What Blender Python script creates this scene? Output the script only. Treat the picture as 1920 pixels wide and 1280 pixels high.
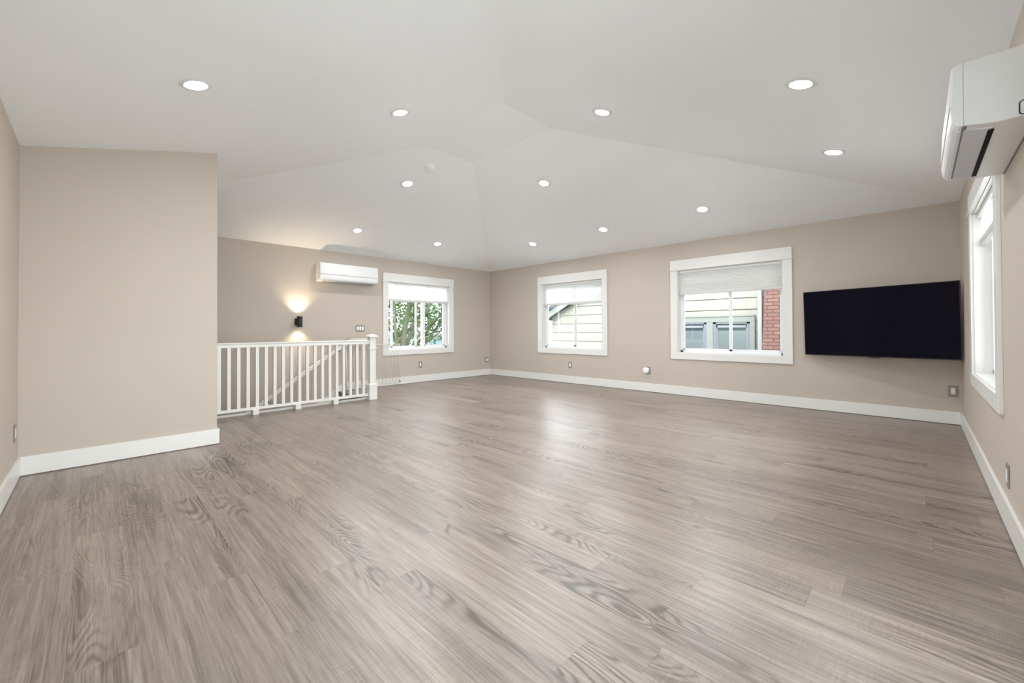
import bpy, bmesh, math, random
from mathutils import Vector, Matrix
from math import sin, cos, pi, radians as R

for o in list(bpy.data.objects):
    bpy.data.objects.remove(o)
scn = bpy.context.scene
COL = scn.collection
random.seed(7)

# ------------------------------------------------------------------ camera
F_PX, YAW, PITCH, ROLL, Y0, CAM_H = 771.64, R(44.579), R(0.542), R(0.285), 610.77, 1.06
cd = bpy.data.cameras.new('camera')
cam = bpy.data.objects.new('camera', cd)
COL.objects.link(cam)
cd.sensor_width = 36.0
cd.lens = 36.0 * F_PX / 1920.0
cd.shift_y = (Y0 - 640.0) / 1920.0
cd.clip_start = 0.02
cd.clip_end = 300
fw = Vector((cos(YAW), sin(YAW), 0)); rt = Vector((sin(YAW), -cos(YAW), 0)); up = Vector((0, 0, 1))
f2 = fw * cos(PITCH) + up * sin(PITCH)
u2 = up * cos(PITCH) - fw * sin(PITCH)
r3 = rt * cos(ROLL) - u2 * sin(ROLL)
u3 = rt * sin(ROLL) + u2 * cos(ROLL)
mw = Matrix((r3, u3, -f2)).transposed().to_4x4()
mw.translation = (0, 0, CAM_H)
cam.matrix_world = mw
scn.camera = cam

# ------------------------------------------------------------------ world, exposure
SKY = 12.0
wd = bpy.data.worlds.new('overcast_sky')
scn.world = wd
wd.use_nodes = True
bg = wd.node_tree.nodes['Background']
bg.inputs[0].default_value = (0.90, 0.955, 1.0, 1)
bg.inputs[1].default_value = SKY
scn.view_settings.view_transform = 'Standard'
scn.view_settings.look = 'None'
scn.view_settings.gamma = 1.0
scn.view_settings.use_curve_mapping = False
scn.view_settings.exposure = 0.15
CAN_GLOW = 245.0               # what each recessed lamp's diffuser gives off to the side
CAN_WATTS = 30.0              # its downward beam
CAN_TINT = (0.97, 1.0, 1.06)

# ------------------------------------------------------------------ room numbers
XA, YB, YC, XE = 6.602, 7.250, -0.336, -0.393      # far right wall, far left wall, near right wall, near left wall
YD, XD = 4.716, 0.815                              # partition front and end
ZE, SL, ZT = 2.441, 0.2525, 3.235                  # eave height, ceiling slope, flat top
RUN = (ZT - ZE) / SL
YF = 6.075                                         # floor edge at the stairwell
XS = 3.02                                          # top nosing of the stair
WT = 0.17                                          # wall thickness

def ceil_z(x, y):
    return min(ZT, ZE + SL * min(x - XE, XA - x, YB - y, y - YC))

# ------------------------------------------------------------------ materials
def nt(name):
    m = bpy.data.materials.new(name)
    m.use_nodes = True
    t = m.node_tree
    b = t.nodes['Principled BSDF']
    return m, t, b

class G:
    """tiny node-graph helper"""
    def __init__(s, t): s.t = t
    def n(s, typ, **kw):
        nd = s.t.nodes.new(typ)
        for k, v in kw.items(): setattr(nd, k, v)
        return nd
    def put(s, sock, v):
        if hasattr(v, 'is_linked') or isinstance(v, bpy.types.NodeSocket): s.t.links.new(v, sock)
        else: sock.default_value = v
    def m(s, op, a, b=None, c=None, clamp=False):
        nd = s.n('ShaderNodeMath', operation=op); nd.use_clamp = clamp
        s.put(nd.inputs[0], a)
        if b is not None: s.put(nd.inputs[1], b)
        if c is not None: s.put(nd.inputs[2], c)
        return nd.outputs[0]
    def mix(s, f, a, b, mode='MIX'):
        nd = s.n('ShaderNodeMix', data_type='RGBA', blend_type=mode)
        s.put(nd.inputs[0], f); s.put(nd.inputs[6], a); s.put(nd.inputs[7], b)
        return nd.outputs[2]
    def xyz(s, x, y, z=0.0):
        nd = s.n('ShaderNodeCombineXYZ')
        for i, v in enumerate((x, y, z)): s.put(nd.inputs[i], v)
        return nd.outputs[0]
    def noise(s, vec, scale=1.0, detail=2.0, rough=0.5, dist=0.0):
        nd = s.n('ShaderNodeTexNoise')
        s.put(nd.inputs['Vector'], vec)
        nd.inputs['Scale'].default_value = scale; nd.inputs['Detail'].default_value = detail
        nd.inputs['Roughness'].default_value = rough; nd.inputs['Distortion'].default_value = dist
        return nd.outputs[0]
    def ramp(s, f, pts):
        nd = s.n('ShaderNodeValToRGB')
        e = nd.color_ramp.elements
        while len(e) < len(pts): e.new(0.5)
        for i, (p, c) in enumerate(pts):
            e[i].position = p; e[i].color = (*c, 1) if len(c) == 3 else c
        s.put(nd.inputs[0], f)
        return nd.outputs[0]

def c4(c): return (c[0], c[1], c[2], 1.0)

def paint(name, col, rough=0.5, bump=0.0, scale=220.0, spec=0.4, metal=0.0, var=0.03):
    m, t, b = nt(name); g = G(t)
    tc = g.n('ShaderNodeTexCoord').outputs['Object']
    n = g.noise(tc, 3.0, 3.0)
    lo = tuple(x * (1 - var) for x in col); hi = tuple(min(1, x * (1 + var)) for x in col)
    g.put(b.inputs['Base Color'], g.mix(n, c4(lo), c4(hi)))
    b.inputs['Roughness'].default_value = rough
    b.inputs['Specular IOR Level'].default_value = spec
    b.inputs['Metallic'].default_value = metal
    if bump > 0:
        bn = g.n('ShaderNodeBump'); bn.inputs['Strength'].default_value = bump; bn.inputs['Distance'].default_value = 0.002
        g.put(bn.inputs['Height'], g.noise(tc, scale, 3.0))
        g.put(b.inputs['Normal'], bn.outputs[0])
    return m

def emis(name, col, strength):
    m, t, b = nt(name)
    t.nodes.remove(b)
    e = t.nodes.new('ShaderNodeEmission')
    e.inputs[0].default_value = c4(col); e.inputs[1].default_value = strength
    t.links.new(e.outputs[0], t.nodes['Material Output'].inputs[0])
    return m

M = {}
M['wall'] = paint('greige_wall_paint', (0.542, 0.472, 0.403), 0.75, 0.10, 180, 0.25, var=0.012)
M['ceiling'] = paint('white_ceiling_paint', (0.93, 0.94, 0.945), 0.85, 0.12, 160, 0.2, var=0.01)
M['trim'] = paint('white_trim_enamel', (0.775, 0.755, 0.715), 0.32, 0.0, spec=0.5, var=0.01)
M['vinyl'] = paint('white_window_vinyl', (0.85, 0.86, 0.86), 0.35, var=0.01)
M['plastic'] = paint('white_plastic', (0.79, 0.785, 0.77), 0.30, var=0.01)
M['plastic_dim'] = paint('pale_grey_plastic', (0.70, 0.71, 0.73), 0.30, var=0.01)
M['plastic_white'] = paint('bright_white_plastic', (0.88, 0.88, 0.87), 0.38, var=0.01)
M['shade_rail'] = paint('warm_white_shade_rail', (0.66, 0.645, 0.62), 0.6)
M['seam'] = paint('dark_joint_line', (0.22, 0.22, 0.23), 0.6)
M['matte_white'] = paint('matte_white_trim', (0.80, 0.80, 0.795), 0.8, spec=0.1, var=0.01)
M['seam_light'] = paint('grey_joint_line', (0.48, 0.48, 0.48), 0.6)
M['black'] = paint('black_plastic', (0.006, 0.006, 0.007), 0.7, spec=0.15)
M['sconce'] = paint('bronze_black_metal', (0.030, 0.027, 0.026), 0.45, metal=0.2)
M['nickel'] = paint('satin_nickel_plate', (0.30, 0.265, 0.235), 0.42, metal=0.25)
M['bronze'] = paint('dark_bronze_bracket', (0.03, 0.025, 0.02), 0.4, metal=0.7)
M['cream_wire'] = paint('cream_enamel_wire', (0.74, 0.70, 0.60), 0.4)
M['carpet'] = paint('beige_stair_carpet', (0.42, 0.36, 0.30), 0.95, 0.6, 500, 0.1, var=0.15)
M['subfloor'] = paint('pale_stair_plaster', (0.62, 0.56, 0.50), 0.9)
M['lampglass'] = emis('lamp_diffuser_glow', CAN_TINT, CAN_GLOW)
M['bulb'] = emis('sconce_bulb_glow', (1.0, 0.80, 0.55), 14.0)
M['tv_body'] = paint('black_tv_casing', (0.01, 0.01, 0.011), 0.4)

m, t, b = nt('black_glossy_screen'); g = G(t)
g.put(b.inputs['Base Color'], g.mix(g.noise(g.n('ShaderNodeTexCoord').outputs['Object'], 2.0), (0.0035, 0.003, 0.008, 1), (0.004, 0.0035, 0.009, 1)))
b.inputs['Roughness'].default_value = 0.06; b.inputs['Specular IOR Level'].default_value = 0.10
M['screen'] = m

# glass: clear pane with a Fresnel reflection
m, t, b = nt('clear_window_glass'); g = G(t); t.nodes.remove(b)
fr = g.n('ShaderNodeFresnel'); fr.inputs[0].default_value = 1.45
tr = g.n('ShaderNodeBsdfTransparent'); tr.inputs[0].default_value = (0.95, 0.97, 0.965, 1)
gl = g.n('ShaderNodeBsdfGlossy'); gl.inputs['Roughness'].default_value = 0.01
mx = g.n('ShaderNodeMixShader')
t.links.new(fr.outputs[0], mx.inputs[0]); t.links.new(tr.outputs[0], mx.inputs[1]); t.links.new(gl.outputs[0], mx.inputs[2])
t.links.new(mx.outputs[0], t.nodes['Material Output'].inputs[0])
M['glass'] = m

# translucent shade fabric with fine pleats
def fabric(name, col, trans):
    m, t, b = nt(name); g = G(t); t.nodes.remove(b)
    tc = g.n('ShaderNodeTexCoord').outputs['Object']
    n = g.noise(tc, 400.0, 2.0)
    cc = g.mix(n, c4(tuple(x * 0.97 for x in col)), c4(col))
    d = g.n('ShaderNodeBsdfDiffuse'); tl = g.n('ShaderNodeBsdfTranslucent')
    t.links.new(cc, d.inputs[0]); t.links.new(cc, tl.inputs[0])
    mx = g.n('ShaderNodeMixShader'); mx.inputs[0].default_value = trans
    t.links.new(d.outputs[0], mx.inputs[1]); t.links.new(tl.outputs[0], mx.inputs[2])
    t.links.new(mx.outputs[0], t.nodes['Material Output'].inputs[0])
    return m
M['shade'] = fabric('white_cellular_fabric', (0.98, 0.98, 0.98), 0.80)

# vinyl plank floor; planks run along +Y
def floor_material():
    m, t, b = nt('grey_brown_vinyl_planks'); g = G(t)
    tc = g.n('ShaderNodeTexCoord').outputs['Object']
    sp = g.n('ShaderNodeSeparateXYZ'); g.put(sp.inputs[0], tc)
    X, Y = sp.outputs[0], sp.outputs[1]
    PW, PL = 0.178, 1.22
    u = g.m('DIVIDE', g.m('ADD', X, 10.03), PW)
    iu = g.m('FLOOR', u); fu = g.m('SUBTRACT', u, iu)
    w1 = g.n('ShaderNodeTexWhiteNoise', noise_dimensions='1D'); g.put(w1.inputs['W'], iu)
    v = g.m('ADD', g.m('DIVIDE', g.m('ADD', Y, 20.0), PL), w1.outputs['Value'])
    iv = g.m('FLOOR', v); fv = g.m('SUBTRACT', v, iv)
    w2 = g.n('ShaderNodeTexWhiteNoise', noise_dimensions='2D'); g.put(w2.inputs['Vector'], g.xyz(iu, iv))
    sc = g.n('ShaderNodeSeparateColor'); g.put(sc.inputs[0], w2.outputs['Color'])
    r1, r2, r3_ = sc.outputs[0], sc.outputs[1], sc.outputs[2]
    ox = g.m('MULTIPLY', r1, 37.0); oy = g.m('MULTIPLY', r2, 53.0)
    gx = g.m('ADD', X, ox); gy = g.m('ADD', Y, oy)
    # long streaks
    st = g.noise(g.xyz(g.m('MULTIPLY', gx, 46.0), g.m('MULTIPLY', gy, 1.3)), 1.0, 5.0, 0.62, 0.25)
    st2 = g.noise(g.xyz(g.m('MULTIPLY', gx, 11.0), g.m('MULTIPLY', gy, 0.9), 3.3), 1.0, 3.0, 0.5, 0.6)
    fine = g.noise(g.xyz(g.m('MULTIPLY', gx, 210.0), g.m('MULTIPLY', gy, 6.0), 7.7), 1.0, 4.0, 0.65)
    # cathedral / knot rings: contour lines of a stretched noise
    fld = g.noise(g.xyz(g.m('MULTIPLY', gx, 5.6), g.m('MULTIPLY', gy, 1.15), 1.7), 1.0, 1.5, 0.40, 0.35)
    ph = g.m('MULTIPLY', fld, 150.0)
    rg = g.m('ADD', g.m('MULTIPLY', g.m('SINE', ph), 0.5), 0.5)
    rg = g.m('POWER', rg, 2.2)
    msk = g.noise(g.xyz(g.m('MULTIPLY', gx, 5.0), g.m('MULTIPLY', gy, 1.0), 9.1), 1.0, 1.0)
    msk = g.m('MULTIPLY', g.m('SUBTRACT', msk, 0.50), 6.0, clamp=True)
    pick = g.m('MULTIPLY', g.m('SUBTRACT', r3_, 0.25), 2.4, clamp=True)
    ring = g.m('MULTIPLY', g.m('MULTIPLY', rg, msk), pick)
    # dark knots at the extremes of the same field
    kn = g.m('MULTIPLY', g.m('SUBTRACT', fld, 0.70), 9.0, clamp=True)
    # saw marks across the plank
    saw = g.noise(g.xyz(g.m('MULTIPLY', gx, 16.0), g.m('MULTIPLY', gy, 190.0), 5.5), 1.0, 2.0, 0.6)
    sawm = g.m('MULTIPLY', g.m('SUBTRACT', g.noise(g.xyz(g.m('MULTIPLY', gx, 4.0), g.m('MULTIPLY', gy, 2.0), 2.2), 1.0, 1.0), 0.42), 4.0, clamp=True)
    tone = g.m('ADD', g.m('MULTIPLY', g.m('SUBTRACT', st, 0.5), 1.05), 0.5)
    tone = g.m('ADD', tone, g.m('MULTIPLY', g.m('SUBTRACT', st2, 0.5), 0.50))
    tone = g.m('ADD', tone, g.m('MULTIPLY', g.m('SUBTRACT', r1, 0.5), 0.15))
    tone = g.m('ADD', tone, g.m('MULTIPLY', g.m('SUBTRACT', fine, 0.5), 0.95))
    tone = g.m('SUBTRACT', tone, g.m('MULTIPLY', ring, 0.50))
    tone = g.m('SUBTRACT', tone, g.m('MULTIPLY', kn, 0.35))
    tone = g.m('ADD', tone, g.m('MULTIPLY', g.m('MULTIPLY', g.m('SUBTRACT', saw, 0.5), sawm), 0.42))
    col = g.ramp(tone, [(0.0, (0.076, 0.056, 0.043)), (0.30, (0.158, 0.119, 0.095)), (0.55, (0.246, 0.190, 0.154)), (0.80, (0.332, 0.265, 0.219)), (1.0, (0.42, 0.347, 0.294))])
    # slight hue drift from plank to plank
    col = g.mix(g.m('MULTIPLY', r2, 0.35), col, g.mix(1.0, col, (0.96, 1.0, 1.05, 1), 'MULTIPLY'))
    ex = g.m('MINIMUM', fu, g.m('SUBTRACT', 1.0, fu)); ex = g.m('MULTIPLY', ex, PW)
    ey = g.m('MINIMUM', fv, g.m('SUBTRACT', 1.0, fv)); ey = g.m('MULTIPLY', ey, PL)
    e = g.m('MINIMUM', ex, ey)
    seam = g.m('SUBTRACT', 1.0, g.m('DIVIDE', e, 0.0012, clamp=True), clamp=True)
    col = g.mix(g.m('MULTIPLY', seam, 0.45), col, (0.09, 0.07, 0.06, 1))
    g.put(b.inputs['Base Color'], col)
    g.put(b.inputs['Roughness'], g.m('ADD', 0.26, g.m('MULTIPLY', st, 0.16)))
    b.inputs['Specular IOR Level'].default_value = 1.0
    hgt = g.m('ADD', g.m('MULTIPLY', tone, 0.6), g.m('MULTIPLY', fine, 0.5))
    hgt = g.m('SUBTRACT', hgt, g.m('MULTIPLY', seam, 1.0))
    bn = g.n('ShaderNodeBump'); bn.inputs['Strength'].default_value = 0.22; bn.inputs['Distance'].default_value = 0.0012
    g.put(bn.inputs['Height'], hgt); g.put(b.inputs['Normal'], bn.outputs[0])
    return m
M['floor'] = floor_material()

# exterior
def shingle_material():
    m, t, b = nt('cream_shingle_siding'); g = G(t)
    tc = g.n('ShaderNodeTexCoord').outputs['Object']
    sp = g.n('ShaderNodeSeparateXYZ'); g.put(sp.inputs[0], tc)
    Y, Z = sp.outputs[1], sp.outputs[2]
    row = g.m('FLOOR', g.m('DIVIDE', g.m('ADD', Z, 3.0 - 1.462 + 0.248 * 6), 0.248))
    w1 = g.n('ShaderNodeTexWhiteNoise', noise_dimensions='1D'); g.put(w1.inputs['W'], row)
    u = g.m('ADD', g.m('DIVIDE', Y, 0.21), g.m('MULTIPLY', w1.outputs['Value'], 9.0))
    u = g.m('ADD', u, g.m('MULTIPLY', g.noise(g.xyz(g.m('MULTIPLY', Y, 3.0), row), 1.0, 0.0), 0.8))
    iu = g.m('FLOOR', u); fu = g.m('SUBTRACT', u, iu)
    w2 = g.n('ShaderNodeTexWhiteNoise', noise_dimensions='2D'); g.put(w2.inputs['Vector'], g.xyz(iu, row))
    gap = g.m('LESS_THAN', fu, g.m('ADD', 0.012, g.m('MULTIPLY', w2.outputs['Value'], 0.05)))
    col = g.mix(w2.outputs['Value'], (0.210, 0.2055, 0.172, 1), (0.232, 0.228, 0.193, 1))
    col = g.mix(g.m('MULTIPLY', gap, 0.75), col, (0.1700, 0.1623, 0.1314, 1))
    g.put(b.inputs['Base Color'], col); b.inputs['Roughness'].default_value = 0.8
    return m
M['shingle'] = shingle_material()

def brick_material():
    m, t, b = nt('red_brick'); g = G(t)
    tc = g.n('ShaderNodeTexCoord').outputs['Object']
    sp = g.n('ShaderNodeSeparateXYZ'); g.put(sp.inputs[0], tc)
    bk = g.n('ShaderNodeTexBrick')
    g.put(bk.inputs['Vector'], g.xyz(g.m('ADD', sp.outputs[1], sp.outputs[0]), sp.outputs[2]))
    bk.inputs['Color1'].default_value = (0.1352, 0.0525, 0.0425, 1); bk.inputs['Color2'].default_value = (0.1739, 0.0835, 0.0680, 1)
    bk.inputs['Mortar'].default_value = (0.0541, 0.0348, 0.0294, 1)
    bk.inputs['Scale'].default_value = 1.0; bk.inputs['Brick Width'].default_value = 0.20; bk.inputs['Row Height'].default_value = 0.072
    bk.inputs['Mortar Size'].default_value = 0.011
    n = g.noise(tc, 40.0, 3.0)
    g.put(b.inputs['Base Color'], g.mix(n, bk.outputs[0], g.mix(1.0, bk.outputs[0], (0.75, 0.75, 0.75, 1), 'MULTIPLY')))
    b.inputs['Roughness'].default_value = 0.9
    return m
M['brick'] = brick_material()
M['green_trim'] = paint('sage_house_trim', (0.1584, 0.1700, 0.1545), 0.6)
M['grey_sash'] = paint('lavender_grey_sash', (0.1275, 0.1275, 0.1545), 0.5)
M['downspout'] = paint('white_downspout_metal', (0.2936, 0.2975, 0.3168), 0.45)
M['roof'] = paint('slate_roof_shingle', (0.0348, 0.0425, 0.0580), 0.9, 0.5, 60)
M['lav_roof'] = paint('lavender_grey_roof', (0.1545, 0.1545, 0.1932), 0.8)
M['bark'] = paint('mossy_bark', (0.0657, 0.0695, 0.0464), 0.95, 0.8, 60, 0.2, var=0.35)
M['far_wall'] = paint('pale_far_siding', (0.1932, 0.2086, 0.2202), 0.8)
M['ground'] = paint('pale_concrete_yard', (0.50, 0.50, 0.48), 1.0, var=0.15)

def leaf_material():
    m, t, b = nt('green_leaves'); g = G(t); t.nodes.remove(b)
    tc = g.n('ShaderNodeTexCoord').outputs['Object']
    n = g.noise(tc, 2.2, 3.0)
    cc = g.ramp(n, [(0.3, (0.0232, 0.0479, 0.0170)), (0.5, (0.0618, 0.1005, 0.0325)), (0.7, (0.1314, 0.1700, 0.0580))])
    d = g.n('ShaderNodeBsdfDiffuse'); tl = g.n('ShaderNodeBsdfTranslucent')
    t.links.new(cc, d.inputs[0]); t.links.new(cc, tl.inputs[0])
    mx = g.n('ShaderNodeMixShader'); mx.inputs[0].default_value = 0.45
    t.links.new(d.outputs[0], mx.inputs[1]); t.links.new(tl.outputs[0], mx.inputs[2])
    t.links.new(mx.outputs[0], t.nodes['Material Output'].inputs[0])
    return m
M['leaf'] = leaf_material()

def blind_material():
    m, t, b = nt('pale_blue_blind_slats'); g = G(t)
    tc = g.n('ShaderNodeTexCoord').outputs['Object']
    sp = g.n('ShaderNodeSeparateXYZ'); g.put(sp.inputs[0], tc)
    f = g.m('FRACT', g.m('DIVIDE', sp.outputs[2], 0.03))
    k = g.m('LESS_THAN', f, 0.22)
    g.put(b.inputs['Base Color'], g.mix(g.m('MULTIPLY', k, 0.5), (0.42, 0.475, 0.52, 1), (0.28, 0.33, 0.38, 1)))
    b.inputs['Roughness'].default_value = 0.5
    return m
M['blind'] = blind_material()
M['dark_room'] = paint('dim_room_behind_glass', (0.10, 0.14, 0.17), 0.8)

# ------------------------------------------------------------------ mesh helpers
class MB:
    def __init__(s): s.v = []; s.f = []; s.sm = []
    def add(s, vs, fs, smooth=False):
        k = len(s.v)
        s.v += [tuple(p) for p in vs]
        s.f += [tuple(i + k for i in q) for q in fs]
        s.sm += [smooth] * len(fs)
        return s
    def box(s, x0, x1, y0, y1, z0, z1):
        x0, x1 = min(x0, x1), max(x0, x1); y0, y1 = min(y0, y1), max(y0, y1); z0, z1 = min(z0, z1), max(z0, z1)
        v = [(x0, y0, z0), (x1, y0, z0), (x1, y1, z0), (x0, y1, z0), (x0, y0, z1), (x1, y0, z1), (x1, y1, z1), (x0, y1, z1)]
        return s.add(v, [(0, 3, 2, 1), (4, 5, 6, 7), (0, 1, 5, 4), (1, 2, 6, 5), (2, 3, 7, 6), (3, 0, 4, 7)])
    def hexa(s, bot, top):
        """box between two quads given counter-clockwise seen from above"""
        return s.add(list(bot) + list(top), [(3, 2, 1, 0), (4, 5, 6, 7), (0, 1, 5, 4), (1, 2, 6, 5), (2, 3, 7, 6), (3, 0, 4, 7)])
    def prism(s, prof, fn, a, b, smooth=False, caps=True):
        """closed profile list of (p,q); fn(p,q,t) -> xyz ; extruded t=a..b"""
        n = len(prof)
        v = [fn(p, q, a) for p, q in prof] + [fn(p, q, b) for p, q in prof]
        fs = [(i, (i + 1) % n, n + (i + 1) % n, n + i) for i in range(n)]
        s.add(v, fs, smooth)
        if caps:
            k = len(s.v) - 2 * n
            s.f += [tuple(k + i for i in reversed(range(n))), tuple(k + n + i for i in range(n))]
            s.sm += [False, False]
        return s
    def lathe(s, prof, c, ax=(0, 0, 1), n=24, smooth=True):
        """prof list of (radius, height) along axis ax from point c"""
        ax = Vector(ax).normalized(); c = Vector(c)
        e1 = ax.orthogonal().normalized(); e2 = ax.cross(e1)
        rings, v, fs = [], [], []
        for r, hh in prof:
            if r < 1e-6:
                rings.append([len(v)]); v.append(c + ax * hh)
            else:
                rings.append(list(range(len(v), len(v) + n)))
                v += [c + ax * hh + (e1 * cos(2 * pi * i / n) + e2 * sin(2 * pi * i / n)) * r for i in range(n)]
        for a, b in zip(rings, rings[1:]):
            if len(a) == 1 and len(b) == 1: continue
            for i in range(n):
                j = (i + 1) % n
                if len(a) == 1: fs.append((a[0], b[j], b[i]))
                elif len(b) == 1: fs.append((a[i], a[j], b[0]))
                else: fs.append((a[i], a[j], b[j], b[i]))
        return s.add(v, fs, smooth)
    def tube(s, pts, rad, n=8, smooth=True, caps=True):
        pts = [Vector(p) for p in pts]
        if not isinstance(rad, (list, tuple)): rad = [rad] * len(pts)
        v, fs = [], []
        d0 = (pts[1] - pts[0]).normalized(); e = d0.orthogonal().normalized()
        for i, p in enumerate(pts):
            d = (pts[min(i + 1, len(pts) - 1)] - pts[max(i - 1, 0)]).normalized()
            e = (e - d * e.dot(d)).normalized(); f = d.cross(e)
            v += [p + (e * cos(2 * pi * k / n) + f * sin(2 * pi * k / n)) * rad[i] for k in range(n)]
        for i in range(len(pts) - 1):
            for k in range(n):
                k2 = (k + 1) % n
                fs.append((i * n + k, i * n + k2, (i + 1) * n + k2, (i + 1) * n + k))
        s.add(v, fs, smooth)
        if caps:
            k = len(s.v) - len(v)
            s.f += [tuple(k + i for i in reversed(range(n))), tuple(k + (len(pts) - 1) * n + i for i in range(n))]
            s.sm += [False, False]
        return s
    def build(s, name, mat, parent=None, bevel=0.0, segs=2):
        me = bpy.data.meshes.new(name)
        me.from_pydata(s.v, [], s.f)
        me.update()
        bm = bmesh.new(); bm.from_mesh(me)
        bmesh.ops.recalc_face_normals(bm, faces=bm.faces)
        bm.to_mesh(me); bm.free()
        for p, q in zip(me.polygons, s.sm): p.use_smooth = q
        me.materials.append(mat if not isinstance(mat, str) else M[mat])
        o = bpy.data.objects.new(name, me); COL.objects.link(o)
        if parent is not None:
            o.parent = parent
            o.matrix_parent_inverse = parent.matrix_world.inverted() if parent.type != 'EMPTY' else Matrix.Translation(-parent.location)
        if bevel > 0:
            bv = o.modifiers.new('soft_edge', 'BEVEL'); bv.width = bevel; bv.segments = segs; bv.limit_method = 'ANGLE'; bv.angle_limit = R(40)
        return o

def empty(name, loc):
    o = bpy.data.objects.new(name, None); COL.objects.link(o)
    o.location = loc; o.empty_display_size = 0.1
    return o

def tag(o, label, cat, group=None, kind=None):
    o['label'] = label; o['category'] = cat
    if group: o['group'] = group
    if kind: o['kind'] = kind
    return o

def thing(name, loc, label, cat, group=None):
    return tag(empty(name, loc), label, cat, group)

def struct(o):
    o['kind'] = 'structure'
    return o

def copy_thing(root, loc, label=None):
    c = root.copy(); COL.objects.link(c); c.location = loc
    if label: c['label'] = label
    for ch in root.children:
        d = ch.copy(); COL.objects.link(d); d.parent = c; d.matrix_parent_inverse = ch.matrix_parent_inverse.copy()
        for gc in ch.children:
            e = gc.copy(); COL.objects.link(e); e.parent = d; e.matrix_parent_inverse = gc.matrix_parent_inverse.copy()
    return c

# ------------------------------------------------------------------ room shell
# floor: main slab plus the landing at the head of the stair
fl = MB().box(XE, XA, YC, YF, -0.26, 0.0).box(XS, XA, YF, YB, -0.26, 0.0)
struct(fl.build('floor', 'floor'))

# ceiling: hip vault with a small flat top
x0, x1, y0, y1 = XE - WT, XA + WT, YC - WT, YB + WT
zo = ZE - SL * WT
fx0, fx1, fy0, fy1 = XE + RUN, XA - RUN, YC + RUN, YB - RUN
lo = [(x0, y0, zo), (x1, y0, zo), (x1, y1, zo), (x0, y1, zo)]
hi = [(fx0, fy0, ZT), (fx1, fy0, ZT), (fx1, fy1, ZT), (fx0, fy1, ZT)]
T = 0.16
v = lo + hi + [(p[0], p[1], p[2] + T) for p in lo + hi]
fs = [(0, 1, 5, 4), (1, 2, 6, 5), (2, 3, 7, 6), (3, 0, 4, 7), (4, 5, 6, 7)]
fs += [tuple(i + 8 for i in reversed(q)) for q in fs] + [(0, 8, 9, 1), (1, 9, 10, 2), (2, 10, 11, 3), (3, 11, 8, 0)]
struct(MB().add(v, fs).build('ceiling', 'ceiling'))
# roof overhang outside, so the sky falls on the house front as it should
EZ = ZE + 0.05

def wall_with_holes(name, axis, inner, outer, a0, a1, z0, z1, holes):
    """axis 'x': plane X=inner..outer spanning Y a0..a1 ; axis 'y': plane Y=..., spanning X"""
    mb = MB()
    def bx(s0, s1, b0, b1):
        if s1 - s0 < 1e-4 or b1 - b0 < 1e-4: return
        if axis == 'x': mb.box(inner, outer, s0, s1, b0, b1)
        else: mb.box(s0, s1, inner, outer, b0, b1)
    holes = sorted(holes)
    cur = a0
    for h0, h1, hb, ht in holes:
        bx(cur, h0, z0, z1)
        bx(h0, h1, z0, hb); bx(h0, h1, ht, z1)
        cur = h1
    bx(cur, a1, z0, z1)
    return struct(mb.build(name, 'wall'))

ADDED_ZB5 = 0.06  # bottom of the unseen opening added beside the camera
ZB, ZH = 0.672, 2.002          # window opening bottom, head
W1 = (3.960, 5.415); W2 = (4.155, 5.615); W3 = (1.303, 2.757); W4 = (3.640, 5.100); ADDED_W5 = (0.00, 2.30)  # last span: unseen opening, added for daylight
wall_with_holes('wall_back_left', 'y', YB, YB + WT, XE - WT, XA + WT, -2.75, ZE, [(W1[0], W1[1], ZB, ZH)])
wall_with_holes('wall_back_right', 'x', XA, XA + WT, YC - WT, YB, -0.26, ZE, [(W2[0], W2[1], ZB, ZH), (W3[0], W3[1], ZB, ZH)])
wall_with_holes('wall_right', 'y', YC - WT, YC, XE - WT, XA, -0.26, ZE, [(ADDED_W5[0], ADDED_W5[1], ADDED_ZB5, ZH), (W4[0], W4[1], ZB, ZH)])
ADDED_WE = (0.60, 2.20)  # unseen opening behind the camera, added to brighten the room
wall_with_holes('wall_left', 'x', XE - WT, XE, YC, YB, -2.75, ZE, [(ADDED_WE[0], ADDED_WE[1], ZB, ZH)])
# partition: closed box whose top follows the slope
top = lambda x: ZE + SL * (x - XE) + 0.012
yq = YF + 0.0
struct(MB().hexa([(XE, YD, 0), (XD, YD, 0), (XD, yq, 0), (XE, yq, 0)],
                 [(XE, YD, top(XE)), (XD, YD, top(XD)), (XD, yq, top(XD)), (XE, yq, top(XE))]).build('wall_partition', 'wall'))
# stairwell: lower near wall and bottom
struct(MB().box(XE, XS + 0.3, YF - 0.12, YF - 0.004, -2.75, -0.26).build('wall_stairwell', 'wall'))
struct(MB().box(XE - WT, XS + 0.3, YF - 0.3, YB + WT, -2.85, -2.75).build('floor_lower', 'subfloor'))

# baseboards
BH, BT, BZ = 0.142, 0.016, 0.006
struct(MB().box(XE + 0.0, XE + BT, YC + BT, YD - BT, BZ, BH).build('baseboard_left', 'trim', bevel=0.002))
struct(MB().box(XE + 0.0, XD + BT, YD - BT, YD, BZ, BH).box(XD, XD + BT, YD, YF - 0.005, BZ, BH).build('baseboard_partition', 'trim', bevel=0.002))
struct(MB().box(XS + 0.085, XA - BT, YB - BT, YB, BZ, BH).build('baseboard_back_left', 'trim', bevel=0.002))
struct(MB().box(XA - BT, XA, YC, YB, BZ, BH).build('baseboard_back_right', 'trim', bevel=0.002))
struct(MB().box(ADDED_W5[1] + 0.108, XA - BT, YC, YC + BT, BZ, BH).build('baseboard_right', 'trim', bevel=0.002))
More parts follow.
